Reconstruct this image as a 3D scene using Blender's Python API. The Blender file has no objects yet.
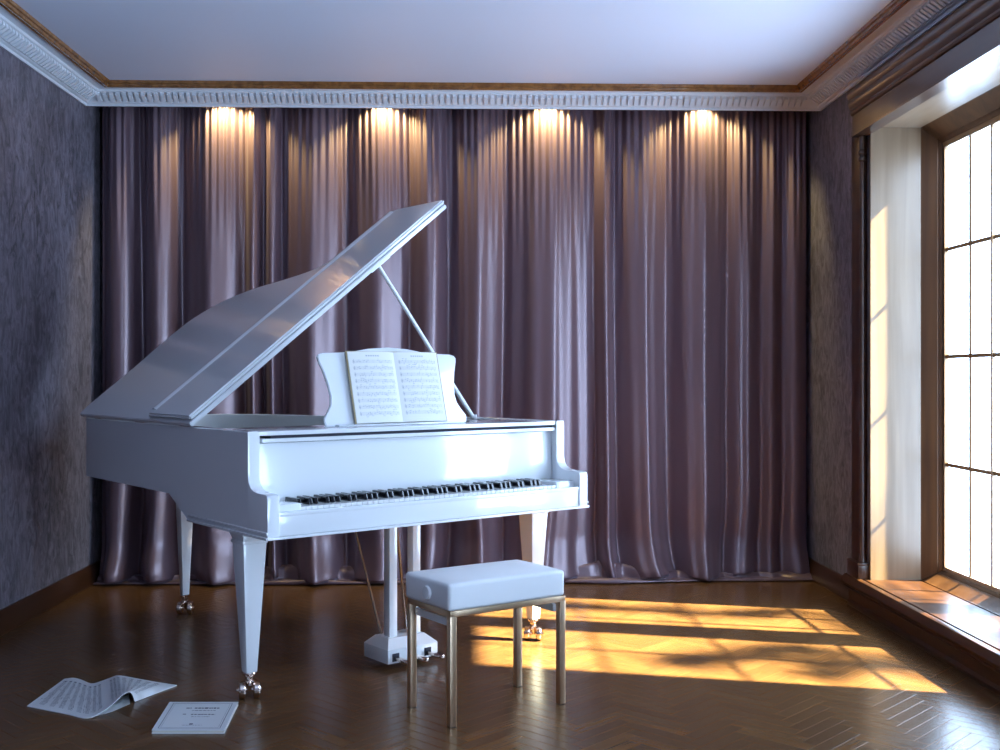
import bpy, bmesh, math, random
from mathutils import Vector, Matrix
C = bpy.context.scene.collection
SC = bpy.context.scene
rnd = random.Random(7)

# ---------------------------------------------------------------- camera
F = 1100.0; HC = 1.18; TH = math.atan(31 / F)
cam_d = bpy.data.cameras.new('camera'); cam = bpy.data.objects.new('camera', cam_d); C.objects.link(cam)
cam.location = (0, 0, HC); cam.rotation_euler = (math.pi / 2, 0, -TH)
cam_d.sensor_width = 36; cam_d.lens = 36 * F / 1000; cam_d.clip_start = .05
SC.camera = cam

# ---------------------------------------------------------------- materials
def nodes(m):
    m.use_nodes = True
    nt = m.node_tree
    return nt, nt.nodes, nt.links, nt.nodes['Principled BSDF']

def mat(name, col, rough=.4, metal=0, coat=0, bump=None, noise=None, spec=None, sheen=0, coat_rough=.05):
    m = bpy.data.materials.new(name); nt, N, L, P = nodes(m)
    P.inputs['Base Color'].default_value = (*col, 1)
    P.inputs['Roughness'].default_value = rough
    P.inputs['Metallic'].default_value = metal
    P.inputs['Coat Weight'].default_value = coat
    P.inputs['Coat Roughness'].default_value = coat_rough
    if spec is not None: P.inputs['Specular IOR Level'].default_value = spec
    if sheen:
        P.inputs['Sheen Weight'].default_value = sheen; P.inputs['Sheen Roughness'].default_value = .4
    tc = N.new('ShaderNodeTexCoord')
    if noise:                       # (scale, colour b, detail, (sx,sy,sz))
        mp = N.new('ShaderNodeMapping'); mp.inputs['Scale'].default_value = noise[3] if len(noise) > 3 else (1, 1, 1)
        nz = N.new('ShaderNodeTexNoise'); nz.inputs['Scale'].default_value = noise[0]; nz.inputs['Detail'].default_value = noise[2]
        L.new(tc.outputs['Object'], mp.inputs[0]); L.new(mp.outputs[0], nz.inputs['Vector'])
        cr = N.new('ShaderNodeValToRGB')
        cr.color_ramp.elements[0].position = .35; cr.color_ramp.elements[0].color = (*col, 1)
        cr.color_ramp.elements[1].position = .68; cr.color_ramp.elements[1].color = (*noise[1], 1)
        L.new(nz.outputs[0], cr.inputs[0]); L.new(cr.outputs[0], P.inputs['Base Color'])
    if bump:                        # (scale, strength, distance)
        nb = N.new('ShaderNodeTexNoise'); nb.inputs['Scale'].default_value = bump[0]; nb.inputs['Detail'].default_value = 6
        bp = N.new('ShaderNodeBump'); bp.inputs['Strength'].default_value = bump[1]; bp.inputs['Distance'].default_value = bump[2]
        L.new(tc.outputs['Object'], nb.inputs['Vector']); L.new(nb.outputs[0], bp.inputs['Height']); L.new(bp.outputs[0], P.inputs['Normal'])
    return m

def wood(name, a, b, rough=.25, axis=(1, .06, 1), coat=.3, scale=18):
    m = bpy.data.materials.new(name); nt, N, L, P = nodes(m)
    tc = N.new('ShaderNodeTexCoord'); mp = N.new('ShaderNodeMapping'); mp.inputs['Scale'].default_value = axis
    nz = N.new('ShaderNodeTexNoise'); nz.inputs['Scale'].default_value = scale; nz.inputs['Detail'].default_value = 7; nz.inputs['Distortion'].default_value = .6
    cr = N.new('ShaderNodeValToRGB')
    cr.color_ramp.elements[0].position = .32; cr.color_ramp.elements[0].color = (*a, 1)
    cr.color_ramp.elements[1].position = .7; cr.color_ramp.elements[1].color = (*b, 1)
    L.new(tc.outputs['Object'], mp.inputs[0]); L.new(mp.outputs[0], nz.inputs['Vector']); L.new(nz.outputs[0], cr.inputs[0])
    L.new(cr.outputs[0], P.inputs['Base Color'])
    P.inputs['Roughness'].default_value = rough; P.inputs['Coat Weight'].default_value = coat; P.inputs['Coat Roughness'].default_value = .12
    return m

M = {}
M['lacquer'] = mat('white lacquer', (.80, .82, .84), .16, coat=.6, coat_rough=.03)
M['lacquer_top'] = M['lacquer']
M['white_key'] = mat('white key', (.82, .82, .80), .15, coat=.4)
M['black_key'] = mat('black key', (.012, .012, .016), .18, coat=.4)
M['dark_gap'] = mat('dark felt and gap shade', (.03, .03, .045), .8)  # felt pads; also the painted shade inside slots and holes
M['brass'] = mat('polished pinkish brass', (.74, .62, .55), .13, metal=1)
M['chrome'] = mat('brushed steel', (.62, .58, .54), .22, metal=1)
M['stool_metal'] = mat('satin champagne metal', (.74, .54, .36), .34, metal=1)
M['gold_paint'] = mat('gold iron plate', (.45, .30, .12), .35, metal=.7)
M['soundboard'] = mat('soundboard spruce', (.42, .28, .14), .4)
M['leather'] = mat('white leather', (.80, .82, .84), .42, bump=(420, .12, .0005))
M['paper'] = mat('paper', (.80, .79, .75), .7)
M['paper_cover'] = mat('paper cover', (.74, .76, .78), .6)
M['ink'] = mat('printed ink', (.10, .10, .14), .8)
M['ink_pale'] = mat('pale printed ink', (.40, .43, .48), .8)
M['ink_faint'] = mat('faint printed ink', (.50, .51, .53), .8)
M['cover_edge'] = mat('book edge brown', (.42, .33, .18), .6)
M['page_edge'] = mat('page block edge', (.66, .64, .56), .8)
M['ceiling'] = mat('ceiling paint', (.78, .80, .91), .55)
M['crown'] = mat('plaster moulding', (.78, .80, .84), .5)
M['gold_trim'] = wood('gilded brown wood', (.17, .065, .018), (.36, .16, .045), .2, (1, 1, 1), .6, 30)
M['dark_wood'] = wood('dark brown wood', (.028, .010, .004), (.065, .025, .010), .28, (1, .05, 1), .2, 16)
M['sill_wood'] = wood('sill brown wood', (.034, .013, .005), (.085, .034, .013), .34, (1, .05, 1), .06, 16)
M['sill_wood'].node_tree.nodes['Principled BSDF'].inputs['Specular IOR Level'].default_value = .22
M['frame_wood'] = wood('window frame wood', (.048, .019, .007), (.10, .043, .016), .34, (1, 1, .06), .1, 16)
M['reveal_wood'] = wood('window reveal wood', (.15, .095, .052), (.235, .16, .10), .32, (1, 1, .05), .12, 14)
M['soffit_wood'] = wood('window soffit wood', (.15, .095, .052), (.235, .16, .10), .34, (1, .05, 1), .05, 14)
M['sash'] = mat('pale sash wood', (.50, .40, .29), .35)
M['bar'] = mat('brown glazing bar', (.20, .12, .06), .4)
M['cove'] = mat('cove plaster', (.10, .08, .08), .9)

# wall plaster: streaky mottled
def wall_mat(name, a, b):
    m = bpy.data.materials.new(name); nt, N, L, P = nodes(m)
    tc = N.new('ShaderNodeTexCoord'); mp = N.new('ShaderNodeMapping'); mp.inputs['Scale'].default_value = (1, 1, .45)
    L.new(tc.outputs['Object'], mp.inputs[0])
    n1 = N.new('ShaderNodeTexNoise'); n1.inputs['Scale'].default_value = 20; n1.inputs['Detail'].default_value = 9; n1.inputs['Roughness'].default_value = .7; n1.inputs['Distortion'].default_value = 1.4
    n2 = N.new('ShaderNodeTexNoise'); n2.inputs['Scale'].default_value = 3.2; n2.inputs['Detail'].default_value = 4
    L.new(mp.outputs[0], n1.inputs['Vector']); L.new(mp.outputs[0], n2.inputs['Vector'])
    mx = N.new('ShaderNodeMath'); mx.operation = 'MULTIPLY_ADD'; mx.inputs[1].default_value = .35
    L.new(n2.outputs[0], mx.inputs[0]); L.new(n1.outputs[0], mx.inputs[2])
    cr = N.new('ShaderNodeValToRGB')
    cr.color_ramp.elements[0].position = .54; cr.color_ramp.elements[0].color = (*a, 1)
    cr.color_ramp.elements[1].position = .80; cr.color_ramp.elements[1].color = (*b, 1)
    L.new(mx.outputs[0], cr.inputs[0]); L.new(cr.outputs[0], P.inputs['Base Color'])
    rr = N.new('ShaderNodeMapRange'); rr.inputs['To Min'].default_value = .62; rr.inputs['To Max'].default_value = .38
    L.new(n1.outputs[0], rr.inputs[0]); L.new(rr.outputs[0], P.inputs['Roughness'])
    bp = N.new('ShaderNodeBump'); bp.inputs['Strength'].default_value = .35; bp.inputs['Distance'].default_value = .004
    L.new(n1.outputs[0], bp.inputs['Height']); L.new(bp.outputs[0], P.inputs['Normal'])
    return m
M['wall'] = wall_mat('mottled wall plaster', (.076, .066, .080), (.22, .195, .235))

# curtain satin
def curtain_mat():
    m = bpy.data.materials.new('satin curtain'); nt, N, L, P = nodes(m)
    P.inputs['Base Color'].default_value = (.158, .097, .120, 1)
    P.inputs['Metallic'].default_value = .30
    P.inputs['Roughness'].default_value = .35
    P.inputs['Specular IOR Level'].default_value = .95
    P.inputs['Sheen Weight'].default_value = .35; P.inputs['Sheen Roughness'].default_value = .35
    P.inputs['Sheen Tint'].default_value = (.75, .65, .85, 1)
    tc = N.new('ShaderNodeTexCoord'); mp = N.new('ShaderNodeMapping'); mp.inputs['Scale'].default_value = (60, 60, 1.5)
    nb = N.new('ShaderNodeTexNoise'); nb.inputs['Scale'].default_value = 3; nb.inputs['Detail'].default_value = 3
    bp = N.new('ShaderNodeBump'); bp.inputs['Strength'].default_value = .03; bp.inputs['Distance'].default_value = .001
    L.new(tc.outputs['Object'], mp.inputs[0]); L.new(mp.outputs[0], nb.inputs['Vector']); L.new(nb.outputs[0], bp.inputs['Height']); L.new(bp.outputs[0], P.inputs['Normal'])
    return m
M['curtain'] = curtain_mat()

# parquet: grain from UV (metres along / across plank), tone from attribute
def floor_mat():
    m = bpy.data.materials.new('herringbone parquet'); nt, N, L, P = nodes(m)
    uv = N.new('ShaderNodeUVMap'); uv.uv_map = 'UVMap'
    mp = N.new('ShaderNodeMapping'); mp.inputs['Scale'].default_value = (6, 90, 1)
    nz = N.new('ShaderNodeTexNoise'); nz.inputs['Scale'].default_value = 1.0; nz.inputs['Detail'].default_value = 6; nz.inputs['Distortion'].default_value = .8
    L.new(uv.outputs[0], mp.inputs[0]); L.new(mp.outputs[0], nz.inputs['Vector'])
    at = N.new('ShaderNodeAttribute'); at.attribute_name = 'tone'
    ad = N.new('ShaderNodeMath'); ad.operation = 'MULTIPLY_ADD'; ad.inputs[1].default_value = .40
    L.new(nz.outputs[0], ad.inputs[0]); L.new(at.outputs['Fac'], ad.inputs[2])
    cr = N.new('ShaderNodeValToRGB')
    cr.color_ramp.elements[0].position = .15; cr.color_ramp.elements[0].color = (.066, .028, .011, 1)
    cr.color_ramp.elements[1].position = .85; cr.color_ramp.elements[1].color = (.175, .084, .030, 1)
    L.new(ad.outputs[0], cr.inputs[0]); L.new(cr.outputs[0], P.inputs['Base Color'])
    P.inputs['Roughness'].default_value = .27
    P.inputs['Coat Weight'].default_value = .08; P.inputs['Coat Roughness'].default_value = .14; P.inputs['Specular IOR Level'].default_value = .42
    bp = N.new('ShaderNodeBump'); bp.inputs['Strength'].default_value = .15; bp.inputs['Distance'].default_value = .0006
    L.new(nz.outputs[0], bp.inputs['Height']); L.new(bp.outputs[0], P.inputs['Normal'])
    return m
M['floor'] = floor_mat()

def glass_mat():
    m = bpy.data.materials.new('window glass'); m.use_nodes = True
    nt = m.node_tree; N = nt.nodes; L = nt.links; N.clear()
    out = N.new('ShaderNodeOutputMaterial'); tr = N.new('ShaderNodeBsdfTransparent'); gl = N.new('ShaderNodeBsdfGlossy')
    gl.inputs['Roughness'].default_value = .02; tr.inputs[0].default_value = (.97, .98, .98, 1)
    lw = N.new('ShaderNodeLayerWeight'); lw.inputs[0].default_value = .5; pw = N.new('ShaderNodeMath'); pw.operation = 'POWER'; pw.inputs[1].default_value = 5
    fr = N.new('ShaderNodeMath'); fr.operation = 'MULTIPLY_ADD'; fr.inputs[1].default_value = .9; fr.inputs[2].default_value = .04; mx = N.new('ShaderNodeMixShader')
    L.new(lw.outputs['Facing'], pw.inputs[0]); L.new(pw.outputs[0], fr.inputs[0]); L.new(fr.outputs[0], mx.inputs[0]); L.new(tr.outputs[0], mx.inputs[1]); L.new(gl.outputs[0], mx.inputs[2]); L.new(mx.outputs[0], out.inputs[0])
    return m
M['glass'] = glass_mat()

# ---------------------------------------------------------------- mesh helpers
class MB:
    def __init__(s): s.bm = bmesh.new(); s.mi = 0
    def _add(s, bm2, mi=None):
        vm = [s.bm.verts.new(v.co) for v in bm2.verts]
        bm2.verts.index_update()
        for f in bm2.faces:
            try:
                nf = s.bm.faces.new([vm[v.index] for v in f.verts]); nf.material_index = s.mi if mi is None else mi
            except ValueError: pass
        bm2.free()
    def box(s, x0, x1, y0, y1, z0, z1, bev=0, seg=2, mi=None, rot=None, piv=None):
        b = bmesh.new(); bmesh.ops.create_cube(b, size=1)
        for v in b.verts:
            v.co = Vector(((x0 + x1) / 2 + v.co.x * (x1 - x0), (y0 + y1) / 2 + v.co.y * (y1 - y0), (z0 + z1) / 2 + v.co.z * (z1 - z0)))
        if bev: bmesh.ops.bevel(b, geom=list(b.edges), offset=bev, segments=seg, profile=.6, affect='EDGES')
        if rot is not None:
            p = Vector(piv or ((x0 + x1) / 2, (y0 + y1) / 2, (z0 + z1) / 2))
            for v in b.verts: v.co = rot @ (v.co - p) + p
        s._add(b, mi); return s
    def prism(s, pts, axis, a0, a1, bev=0, mi=None, keep=None):
        """polygon pts in the plane perpendicular to axis, extruded a0..a1. axis x: pts=(y,z); y: (x,z); z: (x,y)"""
        b = bmesh.new()
        def mk(p, a): return {'x': (a, p[0], p[1]), 'y': (p[0], a, p[1]), 'z': (p[0], p[1], a)}[axis]
        lo = [b.verts.new(mk(p, a0)) for p in pts]; hi = [b.verts.new(mk(p, a1)) for p in pts]
        n = len(pts)
        b.faces.new(lo); b.faces.new(hi)
        for i in range(n): b.faces.new((lo[i], lo[(i + 1) % n], hi[(i + 1) % n], hi[i]))
        bmesh.ops.recalc_face_normals(b, faces=list(b.faces))
        if bev: bmesh.ops.bevel(b, geom=[e for e in b.edges if len(e.link_faces) == 2 and e.calc_face_angle(0) > .6 and not (keep and min(v.co.y for v in e.verts) > keep)], offset=bev, segments=2, profile=.6, affect='EDGES')
        s._add(b, mi); return s
    def tube(s, p0, p1, r0, r1=None, seg=16, mi=None, caps=True):
        r1 = r0 if r1 is None else r1
        p0 = Vector(p0); p1 = Vector(p1); d = (p1 - p0); q = d.to_track_quat('Z', 'Y')
        b = bmesh.new()
        A = [b.verts.new(p0 + q @ Vector((math.cos(t) * r0, math.sin(t) * r0, 0))) for t in [2 * math.pi * i / seg for i in range(seg)]]
        B = [b.verts.new(p1 + q @ Vector((math.cos(t) * r1, math.sin(t) * r1, 0))) for t in [2 * math.pi * i / seg for i in range(seg)]]
        for i in range(seg): b.faces.new((A[i], A[(i + 1) % seg], B[(i + 1) % seg], B[i]))
        if caps: b.faces.new(A[::-1]); b.faces.new(B)
        s._add(b, mi); return s
    def lathe(s, prof, o, ax=(0, 0, 1), seg=24, mi=None):
        q = Vector(ax).to_track_quat('Z', 'Y'); o = Vector(o); b = bmesh.new(); rings = []
        for r, h in prof:
            rings.append([b.verts.new(o + q @ Vector((math.cos(2 * math.pi * i / seg) * r, math.sin(2 * math.pi * i / seg) * r, h))) for i in range(seg)])
        for a, c in zip(rings, rings[1:]):
            for i in range(seg): b.faces.new((a[i], a[(i + 1) % seg], c[(i + 1) % seg], c[i]))
        b.faces.new(rings[0][::-1]); b.faces.new(rings[-1])
        s._add(b, mi); return s
    def taper(s, c0, w0, d0, z0, c1, w1, d1, z1, bev=.003, mi=None):
        b = bmesh.new()
        def ring(c, w, d, z): return [b.verts.new((c[0] + sx * w / 2, c[1] + sy * d / 2, z)) for sx, sy in ((-1, -1), (1, -1), (1, 1), (-1, 1))]
        A = ring(c0, w0, d0, z0); B = ring(c1, w1, d1, z1)
        b.faces.new(A[::-1]); b.faces.new(B)
        for i in range(4): b.faces.new((A[i], A[(i + 1) % 4], B[(i + 1) % 4], B[i]))
        if bev: bmesh.ops.bevel(b, geom=list(b.edges), offset=bev, segments=2, profile=.6, affect='EDGES')
        s._add(b, mi); return s
    def build(s, name, mats, parent=None, off=(0, 0, 0), smooth=math.radians(35), recalc=True):
        if not isinstance(mats, (list, tuple)): mats = [mats]
        for v in s.bm.verts: v.co -= Vector(off)
        if recalc: bmesh.ops.recalc_face_normals(s.bm, faces=list(s.bm.faces))
        me = bpy.data.meshes.new(name); s.bm.to_mesh(me); s.bm.free()
        for m in mats: me.materials.append(m)
        for p in me.polygons: p.use_smooth = True
        me.set_sharp_from_angle(angle=smooth)
        o = bpy.data.objects.new(name, me); C.objects.link(o)
        if parent is not None: o.parent = parent
        else: o.location = off
        return o

def tag(o, label=None, cat=None, group=None, kind=None):
    if label: o['label'] = label
    if cat: o['category'] = cat
    if group: o['group'] = group
    if kind: o['kind'] = kind
    return o
def struct(mb, name, m, **k): return tag(mb.build(name, m, **k), kind='structure')
def thing(name, loc, rz, label, cat, group=None):
    o = bpy.data.objects.new(name, None); C.objects.link(o); o.location = loc; o.rotation_euler = (0, 0, rz)
    o.empty_display_size = .1
    return tag(o, label, cat, group)
def smoothstep(a, b, x):
    t = max(0, min(1, (x - a) / (b - a))); return t * t * (3 - 2 * t)
def catmull(P, n, closed=False):
    out = []; N = len(P); rng = range(N if closed else N - 1)
    for i in rng:
        p0 = P[(i - 1) % N] if closed or i > 0 else P[i]; p1 = P[i]; p2 = P[(i + 1) % N]; p3 = P[(i + 2) % N] if closed or i + 2 < N else P[i + 1]
        for k in range(n):
            t = k / n
            out.append(tuple(.5 * ((2 * b) + (-a + c) * t + (2 * a - 5 * b + 4 * c - d) * t * t + (-a + 3 * b - 3 * c + d) * t ** 3) for a, b, c, d in zip(p0, p1, p2, p3)))
    if not closed: out.append(P[-1])
    return out

# ---------------------------------------------------------------- room
XL, XR, YB, YF, ZC = -2.14, 2.00, 6.47, -2.2, 2.775
def build_floor():
    w, n = .052, 5; Lp = w * n
    bm = bmesh.new(); uvl = bm.loops.layers.uv.new('UVMap'); tl = bm.verts.layers.float.new('tone')
    c45 = math.sqrt(.5)
    def plank(x, y, hor):
        g = .0003; be = .0012
        lx, ly = (Lp, w) if hor else (w, Lp)
        cx, cy = x + lx / 2, y + ly / 2
        X, Y = (cx - cy) * c45, (cx + cy) * c45 + 2.0
        if X < XL - .12 or X > XR + .12 or Y < YF - .1 or Y > YB + .1: return
        tone = rnd.uniform(.20, .44); tilt = (rnd.gauss(0, .004), rnd.gauss(0, .003)); u0, v0 = rnd.uniform(0, 50), rnd.uniform(0, 50)
        vs = []
        for inset, z in ((g, -.004), (g, -.0003), (be + g, 0)):
            ring = []
            for sx, sy in ((-1, -1), (1, -1), (1, 1), (-1, 1)):
                px, py = sx * (lx / 2 - inset), sy * (ly / 2 - inset)
                zz = z + (tilt[0] * (py if hor else px) + tilt[1] * (px if hor else py) * .25 if z > -.003 else 0) - .0004
                ax, ay = cx + px, cy + py
                v = bm.verts.new(((ax - ay) * c45, (ax + ay) * c45 + 2.0, min(zz, 0))); v[tl] = tone; ring.append((v, (px if hor else py), (py if hor else px)))
            vs.append(ring)
        faces = []
        for a, b in zip(vs, vs[1:]):
            for i in range(4):
                faces.append([a[i], a[(i + 1) % 4], b[(i + 1) % 4], b[i]])
        faces.append(vs[2])
        for f in faces:
            nf = bm.faces.new([q[0] for q in f])
            for l, q in zip(nf.loops, f): l[uvl].uv = (u0 + q[1], v0 + q[2])
    R = 150
    for i in range(-R, R):
        for j in range(-40, 40):
            bx, by = i * w + j * Lp, i * w - j * Lp
            X, Y = (bx - by) * c45, (bx + by) * c45 + 2
            if abs(X) > 4 or Y < YF - 1.2 or Y > YB + 1.2: continue
            plank(bx, by, True); plank(bx, by + w, False)
    # sub floor
    for co in [((XL - .1, YF - .1), (XR + .5, YF - .1), (XR + .5, YB + .1), (XL - .1, YB + .1))]:
        vs = [bm.verts.new((x, y, -.004)) for x, y in co]
        for v in vs: v[tl] = -.3
        lo = [bm.verts.new((x, y, -.08)) for x, y in co]
        for v in lo: v[tl] = -.3
        bm.faces.new(vs); bm.faces.new(lo[::-1])
        for i in range(4): bm.faces.new((lo[i], lo[(i + 1) % 4], vs[(i + 1) % 4], vs[i]))
    me = bpy.data.meshes.new('floor'); bm.to_mesh(me); bm.free(); me.materials.append(M['floor'])
    o = bpy.data.objects.new('floor', me); C.objects.link(o); tag(o, kind='structure')
build_floor()

# ceiling, walls
struct(MB().box(XL - .2, XR + .5, YF - .2, 6.20, ZC, ZC + .12), 'ceiling', M['ceiling'])
struct(MB().box(XL - .2, XL, YF - .2, YB + .2, -.05, 3.0), 'wall_left', M['wall'])
struct(MB().box(XL, XR, YB, YB + .15, -.05, 3.0), 'wall_back', M['wall'])
WY0, WY1, WZ0, WZ1 = 3.62, 5.432, .10, 2.425      # window opening in the right wall
wr = MB()
wr.box(XR, 2.375, WY1, YB + .2, -.05, 3.0)
wr.box(XR, 2.375, WY0, WY1, WZ1, 3.0)
wr.box(XR, 2.375, WY0, WY1, -.05, WZ0)
# unseen second opening nearer the camera, added to let in skylight
W2 = (-1.7, 1.7)
wr.box(XR, 2.375, W2[1], WY0, -.05, 3.0)
wr.box(XR, 2.375, YF - .2, W2[0], -.05, 3.0)
wr.box(XR, 2.375, W2[0], W2[1], WZ1, 3.0)
wr.box(XR, 2.375, W2[0], W2[1], -.05, WZ0)
struct(wr, 'wall_right', M['wall'])
wf = MB(); wf.box(XL, XR, YF - .2, YF, -.05, 3.0)
struct(wf, 'wall_front', M['wall'])
# cove behind the crown over the curtain
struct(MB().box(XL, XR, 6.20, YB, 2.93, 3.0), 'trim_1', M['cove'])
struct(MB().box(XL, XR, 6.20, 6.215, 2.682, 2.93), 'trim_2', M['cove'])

# crown moulding: section (p, z) mitred along left, back, right
CP = [(0, 2.680), (.012, 2.678), (.016, 2.690), (.028, 2.693), (.034, 2.700), (.090, 2.736), (.104, 2.738), (.108, 2.748), (.150, 2.752), (.152, 2.762), (.152, ZC), (0, ZC)]
GP = [(.152, 2.750), (.158, 2.744), (.164, 2.749), (.170, 2.744), (.178, 2.743), (.184, 2.748), (.186, 2.758), (.194, 2.762), (.198, ZC), (.152, ZC)]
YC = 6.20
def mould(prof, name, m, dent=False):
    mb = MB(); bm = mb.bm
    def path(p): return [(XL + p, YF), (XL + p, YC - p), (XR - p, YC - p), (XR - p, YF)]
    rings = [[bm.verts.new((*path(p)[k], z)) for p, z in prof] for k in range(4)]
    n = len(prof)
    for a, b in zip(rings, rings[1:]):
        for i in range(n): bm.faces.new((a[i], a[(i + 1) % n], b[(i + 1) % n], b[i]))
    bm.faces.new(rings[0]); bm.faces.new(rings[-1])
    if dent:
        st = .035
        def blk(o, d, nrm):      # o: point on wall line, d: direction along, nrm: inward
            P = [(.036, 2.697), (.050, 2.691), (.094, 2.720), (.092, 2.736), (.040, 2.706)]
            A = []; B = []
            for p, z in P:
                for lst, s in ((A, -.5), (B, .5)):
                    wd = .021
                    lst.append(bm.verts.new((o[0] + nrm[0] * p + d[0] * s * wd, o[1] + nrm[1] * p + d[1] * s * wd, z)))
            k = len(P)
            bm.faces.new(A); bm.faces.new(B[::-1])
            for i in range(k): bm.faces.new((A[i], A[(i + 1) % k], B[(i + 1) % k], B[i]))
        x = XL + .10
        while x < XR - .09: blk((x, YC), (1, 0), (0, -1)); x += st
        y = 2.0
        while y < YC - .10:
            blk((XL, y), (0, 1), (1, 0)); blk((XR, y), (0, 1), (-1, 0)); y += st
    return struct(mb, name, m)
mould(CP, 'trim_3', M['crown'], True)
mould(GP, 'trim_4', M['gold_trim'])

# baseboards
BP = [(0, 0), (.030, 0), (.030, .012), (.022, .030), (.020, .075), (.012, .090), (.008, .106), (0, .108)]
struct(MB().prism([(XL + p, z) for p, z in BP], 'y', YF, YB), 'baseboard_left', M['dark_wood'])
struct(MB().prism([(XR - p, z) for p, z in BP], 'y', 5.62, YB), 'baseboard_right', M['dark_wood'])

# ---- window in the right wall
def window(name_i, y0, y1, xin, lip, posts, axis='x'):
    """outer frame (structure) with glass panes and glazing bars"""
    pass
XFm, XG = 2.256, 2.35
win = MB()
SE = [(2.250, 0), (2.256, .002), (2.314, .046), (2.320, .044), (2.325, .052), (2.336, .060)]        # splay: X, inward distance
win.prism([(x, WY1 - .012 - d * .95) for x, d in SE] + [(2.336, WY1 + .01), (2.25, WY1 + .01)], 'z', WZ0, WZ1)
win.prism([(x, WY0 + .20 + d) for x, d in SE] + [(2.336, WY0 - .01), (2.25, WY0 - .01)], 'z', WZ0, WZ1)
win.prism([(x, .160 + d * .95) for x, d in SE] + [(2.336, WZ0), (2.25, WZ0)], 'y', WY0, WY1 + .005)
win.prism([(x, 2.413 - d * 1.45) for x, d in SE] + [(2.336, WZ1), (2.25, WZ1)], 'y', WY0, WY1 + .005)
wo = struct(win, 'window_1', M['frame_wood'])
GY0, GY1, GZ0, GZ1 = 3.884, 5.358, .235, 2.302
sh = MB()
for a in ((WY0, GY0, WZ0, WZ1), (GY1, WY1 + .01, WZ0, WZ1), (GY0, GY1, WZ0, GZ0), (GY0, GY1, GZ1, WZ1), (4.56, 4.795, GZ0, GZ1), (4.860, 4.878, GZ0, GZ1)):
    sh.box(XG - .008, XG + .008, *a, bev=.002)
sh.build('sash', M['sash'], wo)
br = MB()
for z in (1.797, 1.270, .739): 
    br.box(XG - .004, XG + .004, GY0, 4.56, z - .009, z + .009); br.box(XG - .004, XG + .004, 4.795, GY1, z - .009, z + .009)
for y in (5.092, 4.235): br.box(XG - .003, XG + .003, y - .010, y + .010, GZ0, GZ1)
for a in ((GY1 - .008, GY1, GZ0, GZ1),): br.box(XG - .010, XG + .010, *a)
br.build('glazing_bars', M['bar'], wo)
gl = MB(); gl.box(XG - .002, XG + .002, GY0 - .01, 4.565, GZ0 - .01, GZ1 + .01); gl.build('pane', M['glass'], wo)
gl = MB(); gl.box(XG - .002, XG + .002, 4.79, GY1 + .004, GZ0 - .01, GZ1 + .01); gl.build('pane', M['glass'], wo)

# reveals (lining of the recess)
lin = MB()
lin.box(XR - .002, XFm + .02, WY1 - .012, WY1 + .004, .157, WZ1 + .004)
lin.box(XR - .002, XFm + .02, WY0 - .004, WY0 + .012, .157, WZ1 + .004)
struct(lin, 'trim_5', M['reveal_wood'])
struct(MB().box(XR - .002, XFm + .02, WY0 - .004, WY1 + .004, WZ1 - .012, WZ1 + .004), 'trim_11', M['soffit_wood'])
# sill with bullnose and apron
SP = [(2.24, .155), (1.975, .155), (1.970, .150), (1.962, .155), (1.955, .158), (1.935, .154), (1.922, .140), (1.917, .122), (1.923, .108), (1.935, .100),
      (1.930, .094), (1.934, .086), (1.945, .080), (1.955, .074), (1.958, .030), (1.948, .018), (1.948, 0), (2.24, 0)]
SP = [(x, z + .004 if z > .05 else z) for x, z in SP]
struct(MB().prism(SP, 'y', WY0 - .2, 5.62), 'trim_6', M['sill_wood'])
# casing with slim column, capital and plinth at the far edge of the recess (and its mirror out of view)
def casing(ya, yb, edge):
    mb = MB()
    mb.box(1.965, XR, ya, yb, .155, 2.40, bev=.004)
    yc = edge
    mb.lathe([(.020, .24), (.020, .25), (.017, .26), (.015, .28), (.014, 1.2), (.013, 2.24), (.013, 2.25), (.020, 2.256), (.020, 2.268), (.014, 2.274), (.014, 2.284), (.021, 2.29), (.021, 2.302), (.015, 2.31), (.015, 2.39)], (1.972, yc, 0), seg=20)
    mb.box(1.942, XR, min(yc - .03, ya), max(yc + .03, yb), .155, .228, bev=.003)
    mb.box(1.938, XR, min(yc - .034, ya), max(yc + .034, yb), .228, .24, bev=.003)
    return mb
struct(casing(5.47, 5.60, 5.468), 'trim_7', M['dark_wood'])
struct(casing(3.56, 3.69, 3.70), 'trim_8', M['dark_wood'])
# pelmet / cornice over the window
PP = [(2.0, 2.380), (1.928, 2.380), (1.928, 2.388), (1.934, 2.392), (1.934, 2.486), (1.926, 2.490), (1.922, 2.500), (1.925, 2.512), (1.916, 2.528), (1.912, 2.548), (1.916, 2.562), (1.908, 2.574), (1.906, 2.600), (1.912, 2.612), (2.0, 2.612)]
struct(MB().prism(PP, 'y', 3.3, 5.50), 'trim_9', M['dark_wood'])
# unseen window added to bring in skylight: simple frame with bars and glass
def build_fill_window(nm, axis, c, a0, a1, z0, z1, nb):
    mb = MB()
    def bx(m, u0, u1, za, zb, t):
        if axis == 'x': m.box(c - t, c + t, u0, u1, za, zb)
        else: m.box(u0, u1, c - t, c + t, za, zb)
    for u in ((a0, a0 + .10), (a1 - .10, a1)): bx(mb, *u, z0, z1, .03)
    bx(mb, a0, a1, z0, z0 + .12, .03); bx(mb, a0, a1, z1 - .1, z1, .03)
    for k in range(1, nb):
        u = a0 + (a1 - a0) * k / nb; bx(mb, u - .02, u + .02, z0, z1, .02)
    for k in range(1, 4):
        z = z0 + (z1 - z0) * k / 4; bx(mb, a0, a1, z - .008, z + .008, .012)
    o = struct(mb, nm, M['frame_wood'])
    g = MB(); bx(g, a0, a1, z0, z1, .002); g.build('pane', M['glass'], o)
build_fill_window('fill_window', 'x', XG, W2[0], W2[1], WZ0, WZ1, 6)
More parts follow.
